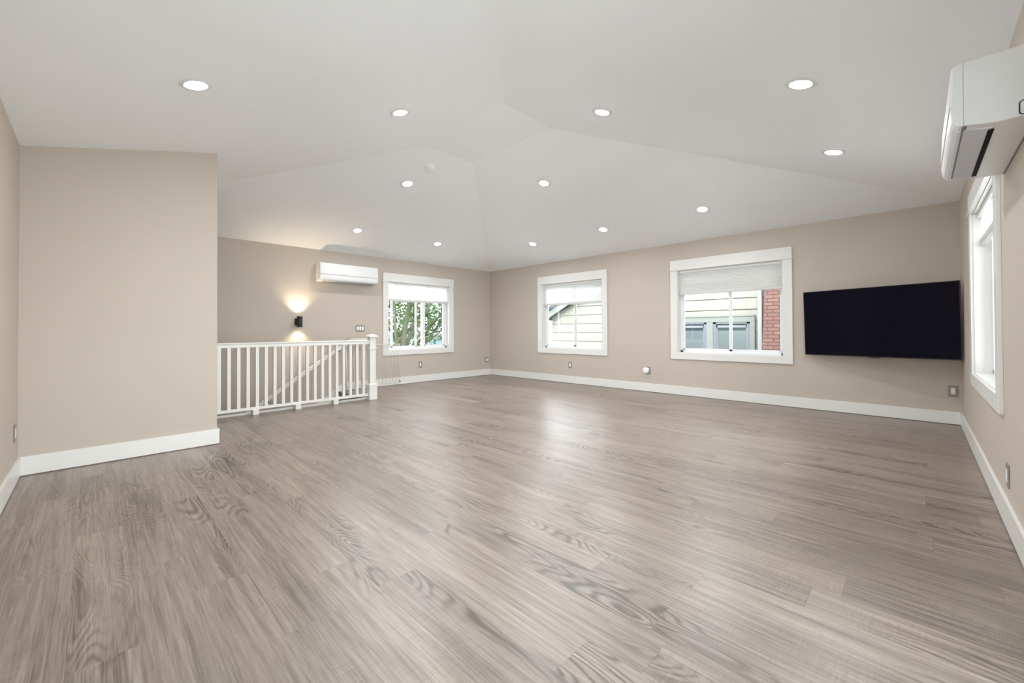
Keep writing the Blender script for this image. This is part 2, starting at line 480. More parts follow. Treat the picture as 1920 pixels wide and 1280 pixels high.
# stair skirt on the wall and the white curb at the stairwell edge
SS = 0.68
def skirt_fn(p, q, t_): return (p, t_, q)
sx0 = XE + 0.02
sk = [(XS + 0.085, BH), (sx0, BH - SS * (XS + 0.085 - sx0)), (sx0, BH - 0.30 - SS * (XS + 0.085 - sx0)), (XS + 0.085, BH - 0.30)]
struct(MB().prism(sk, skirt_fn, YB - 0.018, YB).build('trim_1', 'trim'))
struct(MB().box(XD, XS - 0.06, YF + 0.001, YF + 0.020, -0.26, 0.026).build('trim_2', 'trim', bevel=0.002))

# ------------------------------------------------------------------ windows
def window(n, wallname, axis, plane, sgn, a0, a1, stiles, panes, ZB=ZB):
    """plane = inner wall face, sgn = outward direction; a0..a1 opening span"""
    root = empty('window_%d' % n, (0, 0, 0))
    if axis == 'x': root.location = (plane, (a0 + a1) / 2, ZB)
    else: root.location = ((a0 + a1) / 2, plane, ZB)
    root['kind'] = 'structure'
    def B(mb, s0, s1, d0, d1, z0, z1):
        d0, d1 = plane + sgn * d0, plane + sgn * d1
        if axis == 'x': mb.box(d0, d1, s0, s1, z0, z1)
        else: mb.box(s0, s1, d0, d1, z0, z1)
    C = 0.108; CT = 0.02
    mb = MB()
    B(mb, a0 - C, a0 + 0.004, -CT, 0, ZB - 0.095, ZH)
    B(mb, a1 - 0.004, a1 + C, -CT, 0, ZB - 0.095, ZH)
    B(mb, a0, a1, -CT, 0, ZB - 0.095, ZB + 0.004)
    B(mb, a0 - C, a1 + C, -CT - 0.002, 0, ZH + 0.010, ZH + 0.162)
    mb.build('window_casing', 'trim', root, 0.002)
    mb = MB(); B(mb, a0 - C - 0.013, a1 + C + 0.013, -CT - 0.012, 0, ZH - 0.003, ZH + 0.011)
    mb.build('head_fillet', 'trim', root, 0.002)
    J = 0.012
    mb = MB()
    B(mb, a0, a0 + J, -0.001, WT, ZB, ZH); B(mb, a1 - J, a1, -0.001, WT, ZB, ZH)
    B(mb, a0, a1, -0.001, WT, ZH - J, ZH)
    mb.build('window_jamb', 'trim', root)
    mb = MB(); B(mb, a0, a1, -0.003, WT, ZB, ZB + J)
    mb.build('window_sill', 'trim', root)
    # vinyl frame
    d0, d1 = 0.095, 0.155
    FW = 0.038
    i0, i1, zb, zt = a0 + J, a1 - J, ZB + J, ZH - J
    mb = MB()
    B(mb, i0, i0 + FW, d0, d1, zb, zt); B(mb, i1 - FW, i1, d0, d1, zb, zt)
    B(mb, i0, i1, d0, d1, zb, zb + FW); B(mb, i0, i1, d0, d1, zt - FW, zt)
    mb.build('window_frame', 'vinyl', root, 0.003)
    for (s0, s1, dd, grip) in panes:
        mb = MB(); k = 0.036
        B(mb, s0, s0 + k, dd, dd + 0.028, zb + FW - 0.01, zt - FW + 0.01); B(mb, s1 - k, s1, dd, dd + 0.028, zb + FW - 0.01, zt - FW + 0.01)
        B(mb, s0, s1, dd, dd + 0.028, zb + FW - 0.012, zb + FW + 0.028); B(mb, s0, s1, dd, dd + 0.028, zt - FW - 0.028, zt - FW + 0.012)
        sash = mb.build('window_sash', 'vinyl', root, 0.002)
        mb = MB(); B(mb, s0 + 0.02, s1 - 0.02, dd + 0.012, dd + 0.016, zb + FW, zt - FW)
        mb.build('glass_pane', 'glass', sash)
    for (s0, s1, dd0, dd1) in stiles:
        mb = MB(); B(mb, s0, s1, dd0, dd1, zb, zt)
        mb.build('window_mullion', 'vinyl', root, 0.002)
    return root

# far left wall: slider standing a little open beside a fixed light
window(1, 'b', 'y', YB, 1, W1[0], W1[1], [(4.79, 4.845, 0.10, 0.15)], [(4.085, 4.665, 0.100, 0), (4.84, W1[1] - 0.04, 0.122, 0)])
window(2, 'a', 'x', XA, 1, W2[0], W2[1], [], [(4.84, W2[1] - 0.035, 0.100, 0), (W2[0] + 0.030, 4.875, 0.128, 0)])
window(3, 'a', 'x', XA, 1, W3[0], W3[1], [], [(1.985, W3[1] - 0.035, 0.100, 0), (W3[0] + 0.030, 2.025, 0.128, 0)])
window(4, 'c', 'y', YC, -1, W4[0], W4[1], [], [(W4[0] + 0.035, 4.39, 0.100, 0), (4.35, W4[1] - 0.03, 0.128, 0)])

window(5, 'c', 'y', YC, -1, ADDED_W5[0], ADDED_W5[1], [], [(ADDED_W5[0] + 0.035, 1.17, 0.100, 0), (1.13, ADDED_W5[1] - 0.03, 0.128, 0)], ADDED_ZB5)  # added out of view to let in more daylight
window(6, 'e', 'x', XE, -1, ADDED_WE[0], ADDED_WE[1], [], [(ADDED_WE[0] + 0.035, 1.42, 0.100, 0), (1.38, ADDED_WE[1] - 0.03, 0.128, 0)])  # also added, unseen, for daylight from behind the camera
# portals only steer the sampling of the sky through the openings
for (ax, pl, sg, w_) in (('y', YB, 1, W1), ('x', XA, 1, W2), ('x', XA, 1, W3), ('y', YC, -1, W4), ('y', YC, -1, ADDED_W5), ('x', XE, -1, ADDED_WE)):
    ld = bpy.data.lights.new('daylight_portal', 'AREA'); ld.shape = 'RECTANGLE'
    zb_p = ADDED_ZB5 if w_ is ADDED_W5 else ZB
    ld.size = w_[1] - w_[0]; ld.size_y = ZH - zb_p; ld.cycles.is_portal = True
    lo_ = bpy.data.objects.new('daylight_portal', ld); COL.objects.link(lo_)
    c_ = (w_[0] + w_[1]) / 2; pp = pl + sg * (WT + 0.01)
    lo_.location = (pp, c_, (zb_p + ZH) / 2) if ax == 'x' else (c_, pp, (zb_p + ZH) / 2)
    dn = Vector((-sg, 0, 0)) if ax == 'x' else Vector((0, -sg, 0))
    lo_.rotation_euler = (-dn).to_track_quat('Z', 'Y').to_euler()

def shade(axis, plane, sgn, a0, a1, zbot, label):
    c = (a0 + a1) / 2
    root = thing('cellular_shade', (plane + sgn * 0.05, c, ZH) if axis == 'x' else (c, plane + sgn * 0.05, ZH), label, 'window shade', 'white cellular shades')
    def B(mb, s0, s1, d0, d1, z0, z1):
        d0, d1 = plane + sgn * d0, plane + sgn * d1
        if axis == 'x': mb.box(d0, d1, s0, s1, z0, z1)
        else: mb.box(s0, s1, d0, d1, z0, z1)
    zt = ZH - 0.012
    mb = MB(); B(mb, a0 + 0.016, a1 - 0.016, 0.022, 0.075, zt - 0.034, zt - 0.001)
    mb.build('headrail', 'plastic_white', root, 0.004)
    # pleated cells: front and back zig-zag skins
    z1, z0 = zt - 0.034, zbot + 0.048
    n = max(6, int((z1 - z0) / 0.019)); prof = []
    dm = 0.049
    def fn(p, q, t_):
        d = plane + sgn * p
        return (d, t_, q) if axis == 'x' else (t_, d, q)
    front = [(dm - (0.006 if i % 2 == 0 else 0.011), z1 + (z0 - z1) * i / (2 * n)) for i in range(2 * n + 1)]
    mb = MB()
    for i in range(len(front) - 1):
        p, q = front[i], front[i + 1]
        mb.add([fn(*p, a0 + 0.02), fn(*p, a1 - 0.02), fn(*q, a1 - 0.02), fn(*q, a0 + 0.02)], [(0, 1, 2, 3)], True)
    mb.build('pleated_fabric', 'shade', root)
    mb = MB(); B(mb, a0 + 0.018, a1 - 0.018, 0.030, 0.066, zbot, zbot + 0.048)
    mb.build('bottom_rail', 'shade_rail', root, 0.005)
    return root

shade('y', YB, 1, W1[0], W1[1], 1.628, 'half-raised white pleated shade in the window showing green trees')
shade('x', XA, 1, W2[0], W2[1], 1.556, 'half-raised white pleated shade over the view of a roof edge and shingles')
shade('x', XA, 1, W3[0], W3[1], 1.608, 'half-raised white pleated shade over the view of red brick and blinds')
shade('y', YC, -1, W4[0], W4[1], 1.728, 'half-raised white pleated shade in the blank-white window by the television')

# ------------------------------------------------------------------ ceiling lights
def ceil_frame(x, y):
    """point on the ceiling, its outward-into-room normal and its uphill direction"""
    d = {'E': x - XE, 'A': XA - x, 'B': YB - y, 'C': y - YC}
    k = min(d, key=d.get)
    g2 = {'E': (1, 0), 'A': (-1, 0), 'B': (0, -1), 'C': (0, 1)}[k]
    z = ZE + SL * d[k]
    hill = Vector((g2[0], g2[1], SL)).normalized()
    nrm = Vector((g2[0] * SL, g2[1] * SL, -1)).normalized()
    return Vector((x, y, z)), nrm, hill

LIGHTS = [
    (0.455, 3.312, 'recessed ceiling light closest to the tall partition wall'),
    (1.934, 3.314, 'recessed light on the slope above the partition, second out from the partition'),
    (3.238, 2.025, 'recessed light high on the vault, just right of the vertical ceiling crease'),
    (3.240, 0.527, 'recessed light closest to the big side air conditioner, widest white trim'),
    (4.707, 0.527, 'recessed light below and beyond the one beside the big side air conditioner'),
    (5.718, 2.039, 'recessed light above the window that shows red brick'),
    (5.726, 3.577, 'recessed light above the blank wall between two windows'),
    (5.734, 5.095, 'recessed light above the window showing a roof edge'),
    (4.479, 6.355, 'recessed light above the window showing green trees'),
    (2.951, 6.375, 'recessed light just above the air conditioner over the stairs'),
    (2.958, 4.882, 'recessed light just below the smoke detector'),
    (4.248, 3.567, 'recessed light mid-vault, straight across from the one by the smoke detector'),
]
def recessed(x, y, label):
    p, n, hill = ceil_frame(x, y)
    root = thing('recessed_light', p, label, 'ceiling light', 'recessed ceiling lights')
    ring = [(0.0605, 0.001), (0.0605, 0.0055), (0.066, 0.0062), (0.085, 0.0045), (0.091, 0.0)]
    MB().lathe(ring, p, n, 40).build('trim_ring', 'matte_white', root)
    MB().lathe([(0.0, 0.0105), (0.030, 0.0098), (0.050, 0.0078), (0.0603, 0.0045)], p, n, 32).build('diffuser', 'lampglass', root)
    ld = bpy.data.lights.new('lamp_beam', 'SPOT')
    ld.energy = CAN_WATTS; ld.color = CAN_TINT; ld.spot_size = R(140); ld.spot_blend = 1.0; ld.shadow_soft_size = 0.055
    lo_ = bpy.data.objects.new('lamp_beam', ld); COL.objects.link(lo_)
    lo_.location = p + n * 0.02
    lo_.rotation_euler = (-n).to_track_quat('Z', 'Y').to_euler()
    return root
for a in LIGHTS: recessed(*a)

# smoke detector
p, n, hill = ceil_frame(3.013, 4.434)
sd = thing('smoke_detector', p, 'small round white smoke detector on the sloped ceiling', 'smoke detector')
MB().lathe([(0.068, 0.0), (0.068, 0.012), (0.064, 0.016), (0.062, 0.030), (0.054, 0.040), (0.0, 0.043)], p, n, 36).build('housing', 'plastic_white', sd)
MB().lathe([(0.0655, 0.0125), (0.0655, 0.0165)], p, n, 36).build('vent_slot', 'seam', sd)
MB().lathe([(0.006, 0.036), (0.006, 0.044), (0.0, 0.044)], p + hill * -0.03, n, 12).build('test_button', 'seam', sd)

# ------------------------------------------------------------------ air conditioners
def ac_profile(D, H):
    P = [(0, 0), (0, H), (D * 0.885, H)]
    for i in range(1, 7):                       # rounded top front
        a = pi / 2 - (pi / 2 - 0.12) * i / 6
        P.append((D * 0.885 + D * 0.090 * cos(a), H - 0.024 + 0.024 * sin(a)))
    P += [(D * 0.99, H * 0.62), (D, H * 0.40), (D * 0.998, H * 0.27), (D * 0.985, H * 0.17), (D * 0.95, H * 0.095), (D * 0.89, H * 0.052), (D * 0.83, H * 0.060), (D * 0.60, H * 0.02), (D * 0.45, 0.0)]
    return P

def air_con(axis, plane, sgn, a0, a1, zb, D, H, label, near_end):
    c = (a0 + a1) / 2
    root = thing('air_conditioner', (c, plane, zb), label, 'air conditioner', 'wall mounted air conditioners')
    fn = lambda p_, q_, t_: (t_, plane + sgn * p_, zb + q_)
    prof = ac_profile(D, H)
    MB().prism(prof, fn, a0, a1).build('body', 'plastic', root, 0.006, 3)
    # front panel skin, 2 mm proud, from the top curve to 38 % height
    sel = [q for q in prof if q[1] >= H * 0.39 and q[0] > D * 0.6]
    def skin(pts, off, e0, e1, name, mat, bev=0.0):
        o_ = [(p_ + off, q_ + (off if q_ > H * 0.9 else (-off if q_ < H * 0.16 else 0))) for p_, q_ in pts]
        i_ = [(p_ - 0.012, q_) for p_, q_ in reversed(pts)]
        return MB().prism(o_ + i_, fn, e0, e1).build(name, mat, root, bev)
    skin(sel, 0.0025, a0 + 0.012, a1 - 0.012, 'front_panel', 'plastic', 0.001)
    # joint under the panel
    skin([(D * 0.995, H * 0.385), (D * 0.998, H * 0.365)], 0.0012, a0 + 0.004, a1 - 0.004, 'panel_joint', 'seam')
    # air flap underneath
    fl_ = [(D * 0.955, H * 0.105), (D * 0.89, H * 0.052), (D * 0.83, H * 0.060), (D * 0.60, H * 0.02), (D * 0.50, H * 0.006)]
    flap = skin(fl_, 0.003, a0 + 0.055, a1 - 0.055, 'air_flap', 'plastic_dim', 0.001)
    skin([(D * 0.834, H * 0.060), (D * 0.8265, H * 0.0585)], 0.0045, a0 + 0.01, a1 - 0.05, 'flap_joint', 'seam')
    MB().prism([(D * 0.835, H * 0.06), (D * 0.835, H * 0.94), (D * 0.820, H * 0.98), (D * 0.820, H * 1.001), (D * 0.827, H * 1.001), (D * 0.827, H * 0.98), (D * 0.842, H * 0.94), (D * 0.842, H * 0.06)], fn, a0 - 0.0012, a0 + 0.002).build('cap_joint', 'seam_light', root)
    # dark outlet slot behind the flap
    MB().box(a0 + 0.075, a1 - 0.075, plane + sgn * D * 0.455, plane + sgn * D * 0.53, zb - 0.003, zb + 0.01).build('outlet_slot', 'black', root)
    # back edge shadow gap, painted as a dark strip; no real plate
    MB().box(a0 + 0.01, a1 - 0.01, plane + sgn * 0.0, plane + sgn * 0.006, zb - 0.002, zb + 0.004).build('back_plate', 'seam', root)
    # little badge on the panel
    bx = a0 + 0.10 if not near_end else a1 - 0.10
    MB().box(bx - 0.028, bx + 0.028, plane + sgn * (D * 0.972), plane + sgn * (D * 0.988), zb + H * 0.44, zb + H * 0.47).build('maker_badge', 'nickel', root, 0.003)
    MB().box(bx + 0.10, bx + 0.16, plane + sgn * (D * 0.99), plane + sgn * (D + 0.0015), zb + H * 0.31, zb + H * 0.335).build('indicator_window', 'plastic_white', root, 0.002)
    return root

air_con('y', YB, -1, 2.625, 3.655, 1.895, 0.205, 0.305, 'white wall air conditioner over the stairs, beside a window', False)
ac = air_con('y', YC, 1, 2.500, 3.380, 1.872, 0.230, 0.275, 'big white air conditioner high above the blank-white window', True)
# outlined knock-out on the side cap of the near unit
pts = []
cy_, cz_, hw, hh, rr = YC + 0.026, 1.905, 0.022, 0.027, 0.012
for k, (sx, sz) in enumerate([(1, 1), (-1, 1), (-1, -1), (1, -1)]):
    for i in range(5):
        a = pi / 2 * k + pi / 2 * i / 4
        pts.append((2.4985, cy_ + sx * (hw - rr) + rr * cos(a), cz_ + sz * (hh - rr) + rr * sin(a)))
pts.append(pts[0]); 
MB().tube(pts, 0.0016, 6).build('pipe_knockout', 'black', ac)

# ------------------------------------------------------------------ television
yaw, tilt, roll, TW = -0.2635, 0.0, 0.0, 1.42
TH = TW * 0.5725
tvr = thing('wall_mounted_tv', (6.331, 0.371, 1.128), 'large flat black television angled out from the wall', 'television')
tvr_n = Vector((-cos(yaw), -sin(yaw), 0)); tvr_r = Vector((sin(yaw), -cos(yaw), 0))
tl_, ro_ = 0.027, 0.007
n_ = Vector((-cos(yaw) * cos(tl_), -sin(yaw) * cos(tl_), -sin(tl_)))
u_ = tvr_r.cross(-n_).normalized()
if u_.z < 0: u_ = -u_
rr_ = tvr_r * cos(ro_) + u_ * sin(ro_); uu_ = u_ * cos(ro_) - tvr_r * sin(ro_)
TC = Vector((6.331, 0.371, 1.128))
def tvbox(a0, a1, b0, b1, d0, d1):
    P = lambda a, b_, d: TC + rr_ * a + uu_ * b_ - n_ * d
    bot = [P(a0, b0, d0), P(a1, b0, d0), P(a1, b0, d1), P(a0, b0, d1)]
    topq = [P(a0, b1, d0), P(a1, b1, d0), P(a1, b1, d1), P(a0, b1, d1)]
    return MB().hexa(bot, topq)
tvbox(-TW / 2, TW / 2, -TH / 2, TH / 2, 0.002, 0.022).build('casing', 'tv_body', tvr, 0.002)
tvbox(-TW / 2 + 0.007, TW / 2 - 0.007, -TH / 2 + 0.012, TH / 2 - 0.007, -0.0005, 0.006).build('screen', 'screen', tvr)
tvbox(-0.40, 0.40, -TH / 2 + 0.05, 0.05, 0.021, 0.045).build('electronics_hump', 'tv_body', tvr, 0.004)
tvbox(-0.05, 0.05, -TH / 2 - 0.008, -TH / 2 + 0.004, 0.002, 0.02).build('sensor_pod', 'tv_body', tvr, 0.002)
mt = MB().box(XA - 0.02, XA, 0.22, 0.52, 0.95, 1.30)
mt.tube([(XA - 0.02, 0.37, 1.12), (XA - 0.12, 0.30, 1.12), TC - n_ * 0.045], 0.018, 10)
mt.build('mount_arm', 'tv_body', tvr)

# ------------------------------------------------------------------ sconce
sx, sy, sz = 2.343, 7.152, 1.208
sc_ = thing('wall_sconce', (sx, YB, sz), 'dark cylinder up-and-down wall lamp over the stairs, lit warm', 'wall lamp')
MB().lathe([(0.034, -0.083), (0.040, -0.086), (0.041, -0.083), (0.041, 0.083), (0.040, 0.086), (0.034, 0.083), (0.034, 0.05), (0.034, -0.05), (0.034, -0.083)], (sx, sy, sz), (0, 0, 1), 32).build('shade_cylinder', 'sconce', sc_)
MB().box(sx - 0.047, sx + 0.047, YB - 0.024, YB, sz - 0.052, sz + 0.052).box(sx - 0.03, sx + 0.03, YB - 0.07, YB - 0.02, sz - 0.045, sz + 0.045).build('back_plate', 'sconce', sc_, 0.003)
for zz in (1, -1):
    MB().lathe([(0.0, 0.0), (0.033, 0.0)], (sx, sy, sz + zz * 0.070), (0, 0, zz), 24).build('bulb', 'bulb', sc_)
    ld = bpy.data.lights.new('sconce_beam', 'SPOT')
    ld.energy = 24 if zz > 0 else 13
    ld.color = (1.0, 0.81, 0.57); ld.spot_size = R(112); ld.spot_blend = 1.0; ld.shadow_soft_size = 0.02
    lo_ = bpy.data.objects.new('sconce_beam', ld); COL.objects.link(lo_)
    lo_.location = (sx, sy, sz + zz * 0.080)
    if zz > 0: lo_.rotation_euler = (pi, 0, 0)

# ------------------------------------------------------------------ wall plates
def plate(kind, axis, plane, sgn, a, z, gangs, label, cat, group, inserts='outlet'):
    name = kind
    loc = (plane, a, z) if axis == 'x' else (a, plane, z)
    root = thing(name, loc, label, cat, group)
    w = 0.078 + 0.046 * (gangs - 1); hh_ = 0.122
    def B(mb, s0, s1, d0, d1, z0, z1):
        d0, d1 = plane + sgn * d0, plane + sgn * d1
        if axis == 'x': mb.box(d0, d1, s0, s1, z0, z1)
        else: mb.box(s0, s1, d0, d1, z0, z1)
    mb = MB(); B(mb, a - w / 2, a + w / 2, 0, 0.007, z - hh_ / 2, z + hh_ / 2)
    mb.build('cover_plate', 'nickel', root, 0.003)
    for k in range(gangs):
        c = a + (k - (gangs - 1) / 2) * 0.046
        mb = MB(); B(mb, c - 0.0165, c + 0.0165, 0.003, 0.009, z - 0.034, z + 0.034)
        ins = mb.build('rocker' if inserts == 'rocker' else 'receptacle', 'plastic_white', root, 0.0015)
        if inserts == 'outlet':
            mb = MB()
            for zz in (-0.018, 0.018):
                B(mb, c - 0.0075, c - 0.0055, 0.008, 0.0093, z + zz - 0.002, z + zz + 0.007)
                B(mb, c + 0.0055, c + 0.0075, 0.008, 0.0093, z + zz - 0.002, z + zz + 0.007)
                B(mb, c - 0.002, c + 0.002, 0.008, 0.0093, z + zz - 0.010, z + zz - 0.006)
            mb.build('pin_slots', 'seam', ins)
    return root
GO = 'nickel wall outlets'
plate('light_switch', 'y', YB, -1, 3.405, 1.100, 3, 'triple rocker switch in a nickel plate above the stair railing', 'light switch', None, 'rocker')
plate('wall_outlet', 'y', YB, -1, 4.680, 0.359, 1, 'single nickel wall outlet under the window showing green trees', 'outlet', GO)
plate('wall_outlet', 'y', YB, -1, 6.510, 0.359, 2, 'double nickel wall outlet beside the far room corner', 'outlet', GO)
plate('wall_outlet', 'x', XA, -1, 4.897, 0.361, 1, 'single nickel wall outlet under the window showing a roof edge', 'outlet', GO)
plate('wall_outlet', 'x', XA, -1, 3.262, 0.362, 1, 'nickel wall outlet mostly covered by a white hexagonal plug', 'outlet', GO)
plate('wall_outlet', 'x', XA, -1, -0.270, 0.366, 1, 'nickel wall outlet low in the corner beneath the television', 'outlet', GO)
plate('wall_outlet', 'y', YC, 1, 3.400, 0.275, 1, 'nickel wall outlet seen edge-on near the blank-white window', 'outlet', GO)
plate('wall_outlet', 'x', XE, 1, 4.520, 0.352, 1, 'nickel wall outlet seen edge-on beside the tall partition wall', 'outlet', GO)

hx = thing('plug_in_hub', (XA - 0.009, 3.285, 0.360), 'white hexagonal plug-in device on an outlet between two windows', 'plug-in device')
MB().lathe([(0.050, 0.0), (0.054, 0.004), (0.054, 0.034), (0.048, 0.040), (0.0, 0.041)], (XA - 0.010, 3.290, 0.362), (-1, 0, 0), 6, False).build('hexagon_body', 'plastic_white', hx, 0.002)
MB().lathe([(0.012, 0.041), (0.012, 0.0425), (0.0, 0.0425)], (XA - 0.010, 3.290, 0.362), (-1, 0, 0), 16).build('centre_button', 'plastic', hx)

# ------------------------------------------------------------------ stair railing
RY = 6.022
rl = thing('stair_railing', (1.9, RY, 0), 'white painted balustrade with newel post along the stairwell edge', 'railing')
prof = [(-0.030, 0.858), (0.030, 0.858), (0.030, 0.872), (0.024, 0.876), (0.024, 0.893), (0.034, 0.900), (0.036, 0.909), (0.030, 0.916), (0.012, 0.919), (-0.012, 0.919), (-0.030, 0.916), (-0.036, 0.909), (-0.034, 0.900), (-0.024, 0.893), (-0.024, 0.876), (-0.030, 0.872)]
MB().prism(prof, lambda p_, q_, t_: (t_, RY + p_, q_ - 0.003), 0.55, 2.965).build('top_rail', 'trim', rl)
MB().box(0.55, 2.965, RY - 0.022, RY + 0.022, 0.060, 0.096).build('bottom_rail', 'trim', rl, 0.004)
bal = [0.956 + 0.1012 * i for i in range(20)]
BAL = MB().box(-0.019, 0.019, -0.019, 0.019, 0.090, 0.862)
bo = BAL.build('baluster', 'trim', rl, 0.002)
bo.matrix_parent_inverse = Matrix.Translation((-1.9, -RY, 0)); bo.location = (bal[0], RY, 0)
for xb in bal[1:]:
    c_ = bo.copy(); COL.objects.link(c_); c_.parent = rl; c_.matrix_parent_inverse = bo.matrix_parent_inverse.copy(); c_.location = (xb, RY, 0)
for i, xf in enumerate((0.94, 1.441, 1.940, 2.448)):
    MB().box(xf - 0.034, xf + 0.034, 5.972, 6.062, 0.0, 0.066).build('support_block', 'trim', rl, 0.003)
NX, NY = 3.008, 6.014
def sq(z0, z1, w0, w1=None):
    w1 = w0 if w1 is None else w1
    b_ = [(NX - w0, NY - w0, z0), (NX + w0, NY - w0, z0), (NX + w0, NY + w0, z0), (NX - w0, NY + w0, z0)]
    t_ = [(NX - w1, NY - w1, z1), (NX + w1, NY - w1, z1), (NX + w1, NY + w1, z1), (NX - w1, NY + w1, z1)]
    return b_, t_
nw = MB().hexa(*sq(0.20, 0.960, 0.046)).build('newel_post', 'trim', rl, 0.002)
MB().hexa(*sq(0.0, 0.208, 0.062)).hexa(*sq(0.208, 0.232, 0.070)).hexa(*sq(0.232, 0.250, 0.064, 0.047)).build('newel_base', 'trim', nw, 0.002)
MB().hexa(*sq(0.772, 0.800, 0.056)).build('newel_collar', 'trim', nw, 0.003)
MB().hexa(*sq(0.945, 0.958, 0.052, 0.060)).hexa(*sq(0.958, 0.974, 0.078)).hexa(*sq(0.974, 0.986, 0.072, 0.055)).hexa(*sq(0.986, 1.006, 0.055, 0.012)).build('newel_cap', 'trim', nw, 0.002)

# handrail on the stair wall
hr = thing('handrail', (2.4, YB, 0.4), 'white wall handrail sloping down the stairs', 'handrail')
hz, hx0 = 0.890, 3.150
path = [(3.56, hz), (hx0 + 0.05, hz), (hx0, hz - 0.012), (hx0 - 0.075, hz - 0.066), (XE + 0.35, hz - 0.066 - SS * (hx0 - 0.075 - XE - 0.35))]
mb = MB()
HW, HH = 0.028, 0.03
for (xa, za), (xb, zb_) in zip(path, path[1:]):
    e_ = 0.004
    mb.hexa([(xb - e_, 7.150 - HW, zb_ - HH), (xa + e_, 7.150 - HW, za - HH), (xa + e_, 7.150 + HW, za - HH), (xb - e_, 7.150 + HW, zb_ - HH)],
            [(xb - e_, 7.150 - HW, zb_ + HH), (xa + e_, 7.150 - HW, za + HH), (xa + e_, 7.150 + HW, za + HH), (xb - e_, 7.150 + HW, zb_ + HH)])
mb.build('rail', 'trim', hr)
for xb in (2.975, 1.885, 0.80):
    zz = hz - 0.066 - SS * (hx0 - 0.075 - xb) - HH
    k_ = MB().tube([(xb, YB, zz - 0.045), (xb, 7.18, zz - 0.045), (xb, 7.150, zz - 0.03), (xb, 7.150, zz + 0.004)], 0.009, 8)
    k_.lathe([(0.026, 0.0), (0.026, 0.006), (0.0, 0.008)], (xb, YB, zz - 0.045), (0, -1, 0), 16)
    k_.build('bracket', 'bronze', hr)

# folded-back safety gate
gt = thing('safety_gate', (3.66, 7.205, 0), 'thin cream wire safety gate swung open against the wall beyond the newel', 'gate')
GY = 7.205
gt0, gt1, gz0, gz1 = 3.13, 4.175, 0.065, 0.800
MB().box(gt0, gt1, GY - 0.006, GY + 0.006, gz1 - 0.012, gz1).build('gate_top_rail', 'cream_wire', gt, 0.002)
MB().box(gt0, gt1, GY - 0.006, GY + 0.006, gz0, gz0 + 0.012).build('gate_bottom_rail', 'cream_wire', gt, 0.002)
MB().tube([(gt0, GY, 0.02), (gt0, GY, 0.81)], 0.010, 8).build('hinge_post', 'cream_wire', gt)
for zz in (0.10, 0.74): MB().box(gt0 - 0.01, gt0 + 0.01, GY, YB, zz, zz + 0.025).build('hinge_bracket', 'bronze', gt)
nb = 15
b0 = MB().tube([(0, 0, gz0), (0, 0, gz1)], 0.0038, 6).build('wire_bar', 'cream_wire', gt)
b0.matrix_parent_inverse = Matrix.Translation((-3.66, -7.205, 0)); b0.location = (gt0 + 0.07, GY, 0)
for i in range(1, nb):
    c_ = b0.copy(); COL.objects.link(c_); c_.parent = gt; c_.matrix_parent_inverse = b0.matrix_parent_inverse.copy(); c_.location = (gt0 + 0.07 + i * (gt1 - gt0 - 0.075) / (nb - 1), GY, 0)
MB().lathe([(0.012, -0.012), (0.012, 0.012), (0.0, 0.013)], (gt1 + 0.008, GY, gz0 + 0.004), (1, 0, 0), 12).build('latch_pin', 'bronze', gt)

# stairs
stp = thing('staircase', (1.5, 6.7, 0), 'carpeted stairs going down behind the white balustrade', 'stairs')
rise, run = 0.19, 0.19 / SS
mb = MB()
for i in range(12):
    xs = XS - 0.001 - i * run
    mb.box(max(xs - run, XE), xs, YF + 0.021, YB - 0.019, -2.74, -rise * (i + 1))
mb.build('treads', 'carpet', stp)
# nosing of the landing
struct(MB().box(XS - 0.03, XS, YF + 0.021, YB - 0.019, -0.03, 0.0005).build('trim_3', 'floor'))

# ------------------------------------------------------------------ outside
struct(MB().box(-25, 40, -25, 60, -3.2, -3.0).build('ground', 'ground'))

# next-door house across a narrow side yard
HX = 9.80
hs = thing('house', (HX, 4.0, -3.0), 'neighbouring house with cream shingle siding seen through two windows', 'house')
mb = MB()
HCY = 7.93                                  # house corner
rk = lambda y: 1.42 + 0.50 * (HCY - y)        # underside of the rake
mb.add([(HX, HCY, -3), (HX, -3.0, -3), (HX, -3.0, rk(2.4)), (HX, 2.4, rk(2.4)), (HX, HCY, rk(HCY)),
        (HX + 7, HCY, -3), (HX + 7, -3.0, -3), (HX + 7, -3.0, rk(2.4)), (HX + 7, 2.4, rk(2.4)), (HX + 7, HCY, rk(HCY))],
       [(0, 1, 2, 3, 4), (9, 8, 7, 6, 5), (0, 4, 9, 5), (3, 2, 7, 8), (4, 3, 8, 9), (0, 5, 6, 1), (1, 6, 7, 2)])
# shingle courses as real overlapping steps
z = 1.462 - 0.248 * 17
while z < 4.3:
    yl = HCY if z < 1.42 else HCY - (z - 1.42 + 0.12) / 0.50
    if yl > -3:
        yt = yl - (0.0 if z < 1.2 else 0.45)
        mb.add([(HX - 0.042, yl, z + 0.016), (HX - 0.042, -3, z + 0.016), (HX - 0.034, -3, z + 0.248), (HX - 0.034, yt, z + 0.248),
                (HX, -3, z + 0.016), (HX, yl, z + 0.016), (HX, -3, z + 0.248), (HX, yt, z + 0.248)],
               [(0, 1, 2, 3), (0, 5, 4, 1), (3, 2, 6, 7), (0, 3, 7, 5)])
    z += 0.248
mb.build('siding', 'shingle', hs)
